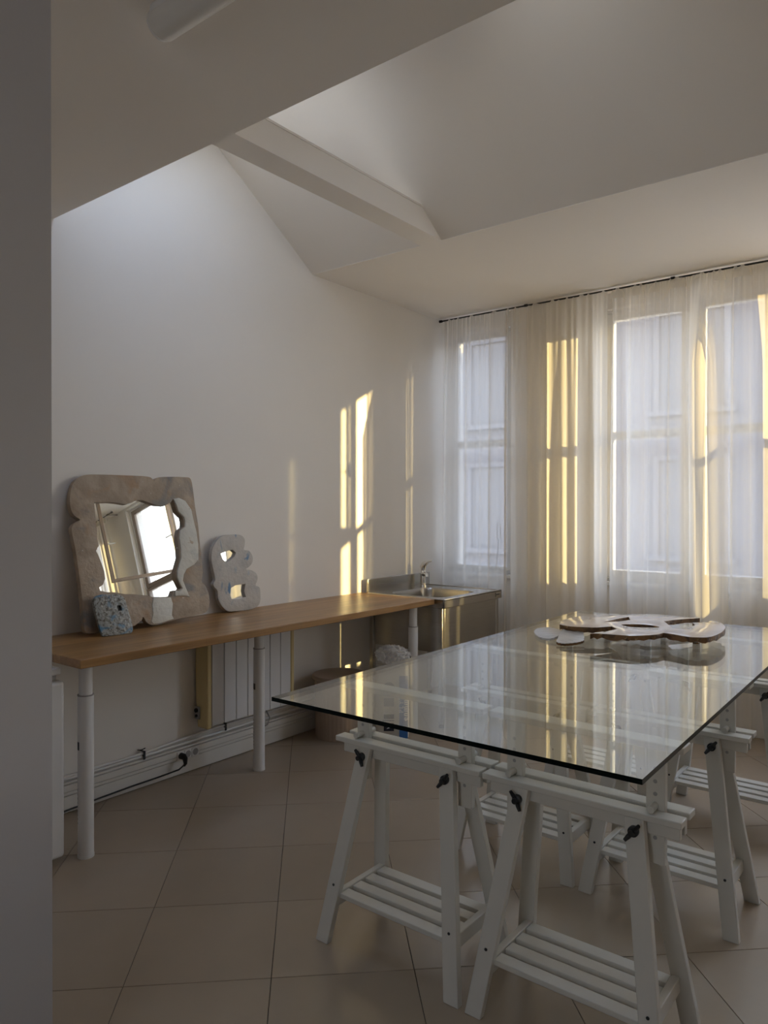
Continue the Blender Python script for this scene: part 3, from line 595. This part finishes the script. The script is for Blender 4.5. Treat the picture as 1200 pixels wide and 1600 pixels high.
# ------------------------------------------------------------------ small fridge at the end of the desk
t = tag(empty('mini_fridge', (0.25, -4.30, 0)), 'white mini fridge between the grey partition and the desk', 'fridge')
MB().box(-0.19, 0.175, -0.26, 0.29, 0.02, 0.765).build('body', M['powder'], t, bev=0.006)
MB().box(0.178, 0.232, -0.26, 0.295, 0.03, 0.745).build('door', M['powder'], t, bev=0.014, seg=3)
MB().box(-0.19, 0.225, -0.265, 0.285, 0.772, 0.800).build('worktop_cap', M['powder'], t, bev=0.005)
MB().box(-0.185, 0.17, -0.25, 0.28, 0.764, 0.773).build('gasket', M['black'], t)  # dark gap below the cap, its shade put in as a black strip
for sx in (-0.15, 0.14):
    for sy in (-0.22, 0.25): MB().tube([(sx, sy, 0), (sx, sy, 0.022)], 0.018, 12).build('foot', M['black'], t)

# ------------------------------------------------------------------ radiator
t = tag(empty('panel_radiator', (0.0, -2.67, 0.25)), 'white panel radiator with yellowed side covers under the desk', 'radiator')
for k in range(7):
    y = -0.300 + k * 0.0862
    MB().box(0.085, 0.122, y + 0.0022, y + 0.0840, 0.0, 0.555).build('panel', M['panel'], t, bev=0.003)
MB().box(0.03, 0.084, -0.295, 0.298, 0.01, 0.545).build('core', M['greyink'], t)
for sgn, y in ((-1, -0.300), (1, 0.304)):
    prof = [(0.122, -0.012), (0.122, 0.56), (0.03, 0.56), (0.018, 0.45), (0.014, 0.3), (0.018, 0.14), (0.034, -0.012)]
    a, c = (y - 0.030, y) if sgn < 0 else (y, y + 0.030)
    MB().prism(prof, 'y', a, c).build('side_cover', M['cream'], t, bev=0.008, seg=3)
cb = MB().box(0.022, 0.062, -0.341, -0.331, 0.035, 0.105).build('control_box', M['slot'], t, bev=0.004)
MB().tube([(0.042, -0.341, 0.085), (0.042, -0.349, 0.085)], 0.012, 14).tube([(0.042, -0.341, 0.055), (0.042, -0.346, 0.055)], 0.008, 12).build('dial', M['black'], cb)
MB().box(0.1225, 0.1232, 0.309, 0.329, 0.455, 0.49).build('rating_plate', M['ink'], t)
MB().tube([(0.06, 0.14, 0.01), (0.07, 0.15, -0.02), (0.09, 0.158, -0.06), (0.08, 0.15, -0.10), (0.05, 0.10, -0.125), (0.04, 0.08, -0.128)], 0.004, 8).build('lead', M['slot'], t)
MB().tube([(0.03, -0.05, 0.02), (0.028, -0.07, -0.045)], 0.0035, 8).tube([(0.03, 0.10, 0.02), (0.028, 0.08, -0.045)], 0.0035, 8).build('bleed_pipe', M['pipe'], t)

# ------------------------------------------------------------------ steel sink unit
SX0, SX1, SY0, SY1, SZ = 0.035, 0.690, -1.535, -0.765, 0.850
t = tag(empty('sink_unit', (0.36, -1.15, 0)), 'brushed steel sink unit in the corner at the end of the desk', 'sink')
ox, oy = 0.36, -1.15
bx0, bx1, by0, by1 = 0.14, 0.60, -1.43, -0.95
def rrect(x0, x1, y0, y1, r, n=6):
    out = []
    for cx, cy, a in ((x1 - r, y1 - r, 0), (x0 + r, y1 - r, 90), (x0 + r, y0 + r, 180), (x1 - r, y0 + r, 270)):
        for k in range(n + 1): th = R(a + 90 * k / n); out.append((cx + r * math.cos(th), cy + r * math.sin(th)))
    return out
o = plate('sink_top', [(p[0] - ox, p[1] - oy) for p in rrect(SX0, SX1, SY0, SY1, 0.006, 2)], [[(p[0] - ox, p[1] - oy) for p in rrect(bx0, bx1, by0, by1, 0.08, 8)]], 0.004, M['steel'], t, bevel=0.0, top=SZ - 0.006)
b = MB()                                                   # raised rim and apron
for q in ((SX0, SX1, SY0, SY0 + 0.012), (SX0, SX1, SY1 - 0.012, SY1), (SX1 - 0.012, SX1, SY0, SY1)): b.box(q[0] - ox, q[1] - ox, q[2] - oy, q[3] - oy, SZ - 0.062, SZ)
b.build('apron', M['steel'], t, bev=0.004)
bm = bmesh.new(); rings = []
for (ins, z, rr) in ((0.0, SZ - 0.006, 0.08), (0.006, SZ - 0.02, 0.08), (0.012, SZ - 0.12, 0.08), (0.02, SZ - 0.21, 0.075), (0.06, SZ - 0.235, 0.05), (0.18, SZ - 0.24, 0.03)):
    rings.append([bm.verts.new((p[0] - ox, p[1] - oy, z)) for p in rrect(bx0 + ins, bx1 - ins, by0 + ins, by1 - ins, rr, 8)])
for a, c in zip(rings, rings[1:]):
    for k in range(len(a)): bm.faces.new((a[k], a[(k + 1) % len(a)], c[(k + 1) % len(a)], c[k]))
bm.faces.new(rings[-1]); bmesh.ops.recalc_face_normals(bm, faces=bm.faces)
me = bpy.data.meshes.new('basin'); bm.to_mesh(me); bm.free(); bas = link('basin', me, M['steel'], t, smooth=60)
MB().tube([(0.37 - ox, -1.19 - oy, SZ - 0.25), (0.37 - ox, -1.19 - oy, SZ - 0.36), (0.30 - ox, -1.19 - oy, SZ - 0.40), (0.12 - ox, -1.19 - oy, SZ - 0.40)], 0.022, 14).build('drain', M['black'], bas)
MB().box(SX0 - ox, SX0 + 0.014 - ox, SY0 - oy, SY1 - oy, SZ - 0.01, SZ + 0.095).build('backsplash', M['steel'], t, bev=0.003)
for px_ in (SX0 + 0.02, SX1 - 0.052):
    for py_ in (SY0 + 0.012, SY1 - 0.045): 
        lg = MB().box(px_ - ox, px_ + 0.032 - ox, py_ - oy, py_ + 0.032 - oy, 0.02, SZ - 0.062).build('leg', M['steel'], t, bev=0.003)
        MB().tube([(px_ + 0.016 - ox, py_ + 0.016 - oy, 0), (px_ + 0.016 - ox, py_ + 0.016 - oy, 0.022)], 0.018, 14).build('foot', M['black'], lg)
MB().box(SX1 - 0.026 - ox, SX1 - 0.022 - ox, SY0 + 0.046 - oy, SY1 - 0.047 - oy, 0.49, SZ - 0.060).build('front_panel', M['steel'], t, bev=0.001)
MB().box(SX0 + 0.06 - ox, SX1 - 0.054 - ox, SY0 + 0.020 - oy, SY0 + 0.024 - oy, 0.49, SZ - 0.060).build('side_panel', M['steel'], t, bev=0.001)
MB().box(SX0 + 0.06 - ox, SX1 - 0.054 - ox, SY1 - 0.024 - oy, SY1 - 0.020 - oy, 0.49, SZ - 0.060).build('side_panel', M['steel'], t, bev=0.001)
MB().box(SX1 - ox, SX1 + 0.001 - ox, -0.858 - oy, -0.850 - oy, SZ - 0.047, SZ - 0.017).box(SX1 - ox, SX1 + 0.001 - ox, -0.846 - oy, -0.800 - oy, SZ - 0.034, SZ - 0.028).build('maker_plate', M['ink'], t)
fx, fy = 0.105 - ox, -0.935 - oy
fc = MB().tube([(fx, fy, SZ - 0.006), (fx, fy, SZ + 0.004), (fx, fy, SZ + 0.006), (fx, fy, SZ + 0.11), (fx, fy, SZ + 0.125)], [0.028, 0.028, 0.023, 0.021, 0.019], 20).build('faucet', M['chrome'], t)
MB().tube([(fx, fy, SZ + 0.085), (fx + 0.04, fy - 0.035, SZ + 0.100), (fx + 0.085, fy - 0.075, SZ + 0.095), (fx + 0.09, fy - 0.08, SZ + 0.08)], [0.016, 0.014, 0.012, 0.011], 14).build('spout', M['chrome'], fc)
MB().tube([(fx, fy, SZ + 0.12), (fx, fy, SZ + 0.145), (fx + 0.012, fy, SZ + 0.170), (fx + 0.045, fy + 0.01, SZ + 0.190), (fx + 0.075, fy + 0.015, SZ + 0.196)], [0.021, 0.027, 0.022, 0.010, 0.007], 16).build('lever', M['chrome'], fc)

# ------------------------------------------------------------------ bin, plaster sack, crumpled film
t = tag(empty('trash_bin', (0.235, -2.045, 0)), 'taupe ribbed plastic trash bin with a lid below the desk end', 'bin')
bm = bmesh.new(); N = 144; prof = ((0.148, 0.0), (0.152, 0.012), (0.158, 0.33), (0.160, 0.365)); rings = []
for r_, z in prof: rings.append([bm.verts.new(((r_ + (0.0025 if (k // 2) % 2 and 0.005 < z < 0.34 else 0)) * math.cos(2 * math.pi * k / N), (r_ + (0.0025 if (k // 2) % 2 and 0.005 < z < 0.34 else 0)) * 0.98 * math.sin(2 * math.pi * k / N), z)) for k in range(N)])
bm.faces.new(rings[0][::-1])
for a, c in zip(rings, rings[1:]):
    for k in range(N): bm.faces.new((a[k], a[(k + 1) % N], c[(k + 1) % N], c[k]))
bmesh.ops.recalc_face_normals(bm, faces=bm.faces)
me = bpy.data.meshes.new('body'); bm.to_mesh(me); bm.free(); link('body', me, M['bin'], t, smooth=30)
MB().tube([(0, 0, 0.362), (0, 0, 0.372), (0, 0, 0.388), (0, 0, 0.394), (0, 0, 0.392), (0, 0, 0.378), (0, 0, 0.381)], [0.164, 0.174, 0.174, 0.168, 0.150, 0.138, 0.02], 60).build('lid', M['bin'], t)

t = tag(empty('plaster_sack', (0.515, -1.862, 0), R(38)), 'beige and blue paper plaster sack standing on the floor beside the bin', 'sack')
bm = bmesh.new(); bmesh.ops.create_grid(bm, x_segments=1, y_segments=1, size=1); bm.clear()
NX, NZ = 36, 22; rings = []
rnd = random.Random(4)
for j in range(NZ + 1):
    v = j / NZ; z = 0.004 + 0.45 * v; row = []
    wdt = 0.108 * (1 - 0.10 * abs(v - 0.5) ** 2); dep = 0.062 * (0.35 + 0.65 * math.sin(math.pi * min(max(v * 0.86 + 0.10, 0), 1)) ** 0.6)
    for k in range(NX):
        a = 2 * math.pi * k / NX; cx, sy_ = math.cos(a), math.sin(a)
        X = wdt * math.copysign(abs(cx) ** 0.45, cx); Y = dep * math.copysign(abs(sy_) ** 0.6, sy_)
        q = 1 + 0.03 * math.sin(7 * a + 9 * v) * math.sin(5 * v * 3.1 + k)
        row.append(bm.verts.new((X * q, Y * q, z)))
    rings.append(row)
bm.faces.new(rings[0][::-1]); bm.faces.new(rings[-1])
for a, c in zip(rings, rings[1:]):
    for k in range(NX): bm.faces.new((a[k], a[(k + 1) % NX], c[(k + 1) % NX], c[k]))
bmesh.ops.recalc_face_normals(bm, faces=bm.faces)
me = bpy.data.meshes.new('paper'); bm.to_mesh(me); bm.free(); link('paper', me, M['sack'], t, smooth=60)
YFACE = -0.0665
def decal(name, x0, x1, z0, z1, mat, y=YFACE): return MB().box(x0, x1, y - 0.0015, y, z0, z1).build(name, mat, t, smooth=0)
decal('blue_band', 0.045, 0.098, 0.01, 0.40, M['blue'])
decal('printed_picture', -0.052, 0.012, 0.055, 0.105, M['ink']); decal('printed_rule', -0.06, 0.012, 0.118, 0.124, M['ink']); decal('printed_box', -0.052, 0.012, 0.132, 0.16, M['ink'])
decal('printed_box', -0.052, 0.012, 0.21, 0.262, M['greyink'])
MB().tube([(-0.02, YFACE - 0.0015, 0.325), (-0.02, YFACE, 0.325)], 0.036, 24).build('printed_seal', M['greyink'], t)
MB().prism([(-0.035, 0.068), (-0.015, 0.074), (0.0, 0.092), (-0.006, 0.096), (-0.02, 0.084)], 'y', YFACE - 0.002, YFACE - 0.0015).build('printed_emblem', M['whiteink'], t, smooth=0)
def lettering(txt, x, z, size, mat, name):
    c = bpy.data.curves.new(name, 'FONT'); c.body = txt; c.size = size; c.extrude = 0.0006; c.materials.append(mat); c.space_character = 1.25
    tmp = bpy.data.objects.new(name, c); COL.objects.link(tmp); bpy.context.view_layer.update()
    me = bpy.data.meshes.new_from_object(tmp.evaluated_get(bpy.context.evaluated_depsgraph_get())); bpy.data.objects.remove(tmp)
    o = bpy.data.objects.new(name, me); COL.objects.link(o); o.parent = t
    o.matrix_local = Matrix.Translation((x, YFACE - 0.0022, z)) @ Matrix.Rotation(R(90), 4, 'X') @ Matrix.Rotation(R(90), 4, 'Z')
lettering('PLYTI', 0.070, 0.17, 0.040, M['whiteink'], 'printed_letters'); lettering('enmmue', 0.096, 0.12, 0.046, M['whiteink'], 'printed_letters')

def crumple(name, loc, size, seed, label, cat, mat, sc=(1, 1, 1), group=None):
    bm = bmesh.new(); bmesh.ops.create_icosphere(bm, subdivisions=4, radius=1); rnd = random.Random(seed)
    ax = [(Vector((rnd.uniform(-1, 1), rnd.uniform(-1, 1), rnd.uniform(-1, 1))).normalized(), rnd.uniform(3, 9), rnd.uniform(0, 6)) for _ in range(9)]
    for v in bm.verts:
        d = v.co.normalized(); q = 1 + 0.10 * sum(abs(((d.dot(a) * f + p) % 2) - 1) - 0.5 for a, f, p in ax)
        v.co = Vector((d.x * sc[0], d.y * sc[1], d.z * sc[2])) * size * q
    zmin = min(v.co.z for v in bm.verts)
    for v in bm.verts: v.co.z -= zmin
    me = bpy.data.meshes.new(name); bm.to_mesh(me); bm.free(); o = link(name, me, mat, smooth=25); o.location = loc
    return tag(o, label, cat, group)
crumple('plastic_bag', (0.53, -1.875, 0.457), 0.075, 3, 'crumpled clear plastic bag lying on top of the plaster sack', 'plastic bag', M['film'], (1.5, 1.1, 0.75))
crumple('plastic_bag', (0.315, -1.725, 0.0), 0.082, 8, 'tall grey plastic bag standing between the bin and the sink', 'plastic bag', M['film'], (0.75, 0.75, 2.1))

# ------------------------------------------------------------------ standing mirrors on the desk
MLEAN = lean_matrix((0.172, -3.66, 0.846), (0.163, -2.93, 0.846), R(10))
t = tag(empty('standing_mirror'), 'large mirror in a thick wavy stained-plaster frame, leaning on the wall above the desk', 'mirror'); t.matrix_world = MLEAN
outer = smooth_loop(MIRROR_OUT, 3)
plate('frame', outer, [MIRROR_IN], 0.030, M['plaster'], t, bevel=0.007, seg=3)
plate('mirror_glass', [(-0.03, 0.16), (0.58, 0.12), (0.58, 0.67), (-0.03, 0.67)], [], 0.004, M['mirror'], t, bevel=0, top=-0.018)
plate('plaster_patch', PLASTER_A, [], 0.012, M['whiteplaster'], t, bevel=0.003, seg=2, top=0.006)['label'] = 'chalk white plaster strip with dark pits'
plate('plaster_patch', PLASTER_B, [], 0.008, M['whiteplaster'], t, bevel=0.003, seg=2, top=0.003)['label'] = 'chalk white plaster patch'
ELEAN = lean_matrix((0.075, -2.80, 0.852), (0.07, -2.50, 0.852), R(4))
t = tag(empty('tabletop_mirror'), 'small white and blue plaster frame with two little mirror holes, leaning on the wall', 'mirror'); t.matrix_world = ELEAN
plate('frame', smooth_loop(EIGHT_OUT, 3), [EIGHT_A, EIGHT_B], 0.026, M['eight'], t, bevel=0.006, seg=3)
plate('mirror_glass', [(-0.07, 0.27), (0.08, 0.27), (0.08, 0.37), (-0.07, 0.37)], [], 0.003, M['mirror'], t, bevel=0, top=-0.016)
plate('mirror_glass', [(-0.02, 0.06), (0.15, 0.06), (0.15, 0.165), (-0.02, 0.165)], [], 0.003, M['mirror'], t, bevel=0, top=-0.016)
TLEAN = lean_matrix((0.237, -3.63, 0.838), (0.245, -3.49, 0.838), R(14))
t = tag(empty('ceramic_tile'), 'small mottled blue and brown tile leaning on the lower left of the large mirror', 'tile'); t.matrix_world = TLEAN
plate('slab', smooth_loop(TILE_OUT, 3), [TILE_HOLE], 0.014, M['bluetile'], t, bevel=0.004, seg=3)
plate('hole_backing', [(0.025, 0.12), (0.065, 0.12), (0.062, 0.158), (0.026, 0.158)], [], 0.003, M['black'], t, bevel=0, top=-0.008)

# ------------------------------------------------------------------ trestles
def trestle():
    t = empty('trestle')
    def bar(name, b, tt, w, d, mat=M['white']):
        m = MB()
        m.hexa([(b[0] - w / 2, b[1] - d / 2, b[2]), (b[0] + w / 2, b[1] - d / 2, b[2]), (b[0] + w / 2, b[1] + d / 2, b[2]), (b[0] - w / 2, b[1] + d / 2, b[2])],
               [(tt[0] - w / 2, tt[1] - d / 2, tt[2]), (tt[0] + w / 2, tt[1] - d / 2, tt[2]), (tt[0] + w / 2, tt[1] + d / 2, tt[2]), (tt[0] - w / 2, tt[1] + d / 2, tt[2])])
        return m.build(name, mat, t, bev=0.0025)
    ZT = 0.641
    for sx in (-1, 1):
        for sy in (-1, 1):
            lg = bar('leg', (sx * 0.256, sy * 0.156, 0), (sx * 0.164, sy * 0.044, ZT), 0.052, 0.024)
            f = 0.185 / ZT; X, Y = sx * (0.256 - 0.092 * f), sy * (0.156 - 0.112 * f + 0.0125)
            MB().tube([(X, Y - 0.001, 0.187), (X, Y + 0.001, 0.187)], 0.0045, 10).build('screw', M['dark'], lg)
            if sy < 0:
                kx, kz = sx * 0.168, 0.610; ky = -0.060
                k = MB().tube([(kx, ky, kz), (kx, ky - 0.012, kz), (kx, ky - 0.014, kz), (kx, ky - 0.026, kz)], [0.014, 0.014, 0.009, 0.008], 14)
                d_ = Vector((0.62, 0, 0.78)) if sx > 0 else Vector((-0.5, 0, 0.86))
                for s2 in (-1, 1):
                    k.tube([Vector((kx, ky - 0.012, kz)), Vector((kx, ky - 0.016, kz)) + d_ * s2 * 0.016, Vector((kx, ky - 0.020, kz)) + d_ * s2 * 0.030], [0.006, 0.0065, 0.0045], 10)
                k.build('wing_knob', M['black'], t)
    for sy in (-1, 1):
        a, c = sorted((sy * 0.0125, sy * 0.0315)); e, f = sorted((sy * 0.0125, sy * 0.062))
        MB().box(-0.275, 0.275, a, c, 0.600, 0.642).box(-0.287, 0.287, e, f, 0.642, 0.660).build('rail', M['white'], t, bev=0.0025)
    for sx in (-1, 1):
        x = sx * 0.206
        p = MB().box(x - 0.025, x + 0.025, -0.011, 0.011, 0.515, 0.820).build('post', M['white'], t, bev=0.0025)
        for z in (0.70, 0.733, 0.766, 0.585): MB().tube([(x, -0.0118, z), (x, -0.0105, z)], 0.0055, 12).build('peg_hole', M['slot'], p)
        MB().tube([(x, -0.050, 0.670), (x, 0.050, 0.670)], 0.0095, 14).build('peg', M['white'], t)
    MB().box(-0.283, 0.283, -0.032, 0.032, 0.821, 0.840).build('top_plank', M['white'], t, bev=0.003)
    zs = 0.160
    for sx in (-1, 1):
        x = sx * 0.222
        MB().box(x - 0.011, x + 0.011, -0.128, 0.128, zs - 0.040, zs + 0.004).build('shelf_rail', M['white'], t, bev=0.0025)
    for k in range(4):
        y = -0.103 + k * 0.066
        MB().box(-0.210, 0.210, y - 0.022, y + 0.022, zs - 0.016, zs).build('slat', M['white'], t, bev=0.002)
    return t
TRS = [(1.925, -3.590, 'front left white trestle, nearest to the desk legs'), (2.510, -3.590, 'front right white trestle under the near corner of the glass'),
       (1.905, -2.745, 'middle left white trestle, behind the front left one'), (2.490, -2.748, 'middle right white trestle under the right glass edge'),
       (1.900, -1.850, 'far left white trestle, next to the plaster sack'), (2.492, -1.850, 'far right white trestle, nearest to the curtain')]
first = None
for x, y, lab in TRS:
    o = trestle() if first is None else copy_tree(first)
    first = first or o
    o.location = (x, y, 0); o.rotation_euler = (0, 0, 0); tag(o, lab, 'trestle', 'white slatted trestles under the glass tabletop')

# ------------------------------------------------------------------ glass tabletop
GZ, GT = 0.8405, 0.013
cx, cy, hw, hl, rz = 2.198, -2.722, 0.579, 1.222, R(0.85)
bm = bmesh.new()
cor = [(-hw, -hl), (hw, -hl), (hw, hl), (-hw, hl)]
v0 = [bm.verts.new((a, c, 0)) for a, c in cor]; v1 = [bm.verts.new((a, c, GT)) for a, c in cor]
bm.faces.new(v0[::-1]); bm.faces.new(v1)
for i in range(4): f = bm.faces.new((v0[i], v0[(i + 1) % 4], v1[(i + 1) % 4], v1[i])); f.material_index = 1
me = bpy.data.meshes.new('glass_tabletop'); bm.to_mesh(me); bm.free()
gt = link('glass_tabletop', me, [M['tableglass'], M['glassedge']], smooth=0); gt.location = (cx, cy, GZ); gt.rotation_euler = (0, 0, rz)
tag(gt, 'large clear glass tabletop with dark edge lying on white trestles', 'tabletop')
GTOP = GZ + GT

# ------------------------------------------------------------------ plaster pieces lying on the glass
t = tag(empty('plaster_slab', (2.2, -2.2, GTOP)), 'large polished pinkish plaster slab with holes lying on the far end of the glass', 'slab')
mv = lambda L: [(p[0] - 2.2, p[1] + 2.2) for p in L]
plate('slab', mv(SLAB_OUT), [mv(SLAB_H1), smooth_loop(mv(SLAB_H2), 2)], 0.022, [M['pink'], M['rawedge']], t, bevel=0.002, seg=2, top=0.060, rag=0.25)
for x, y in ((-0.22, 0.16), (0.06, 0.14), (0.23, 0.04)): MB().box(x - 0.012, x + 0.012, y - 0.012, y + 0.012, 0, 0.04).build('spacer', M['rawedge'], t)
for nm, lab, L, th, zt, tilt in (('scalloped_shard', 'pale scalloped glazed shard at the left end of the plaster slab', SHELL_A, 0.010, 0.034, (R(9), R(-8))), ('scalloped_shard', 'grey ridged glazed shard tucked against the plaster slab', SHELL_B, 0.012, 0.030, (R(7), R(4)))):
    c = (sum(p[0] for p in L) / len(L) - (0.04 if 'pale' in lab else 0), sum(p[1] for p in L) / len(L))
    pts = smooth_loop([(p[0] - c[0], p[1] - c[1]) for p in L], 5)
    pts = [(p[0] * (1 + 0.02 * (-1) ** k), p[1] * (1 + 0.02 * (-1) ** k)) for k, p in enumerate(pts)]
    o = plate(nm, pts, [], th, [M['shell'], M['rawedge']] if nm and th > 0.011 else M['shell'], None, bevel=0.002, seg=2, top=th)
    o.rotation_euler = (tilt[0], tilt[1], 0); bpy.context.view_layer.update()
    zmin = min((o.matrix_basis @ v.co).z for v in o.data.vertices)
    o.location = (c[0], c[1], GTOP - zmin + 0.001); tag(o, lab, 'shard', 'glazed shards on the glass')
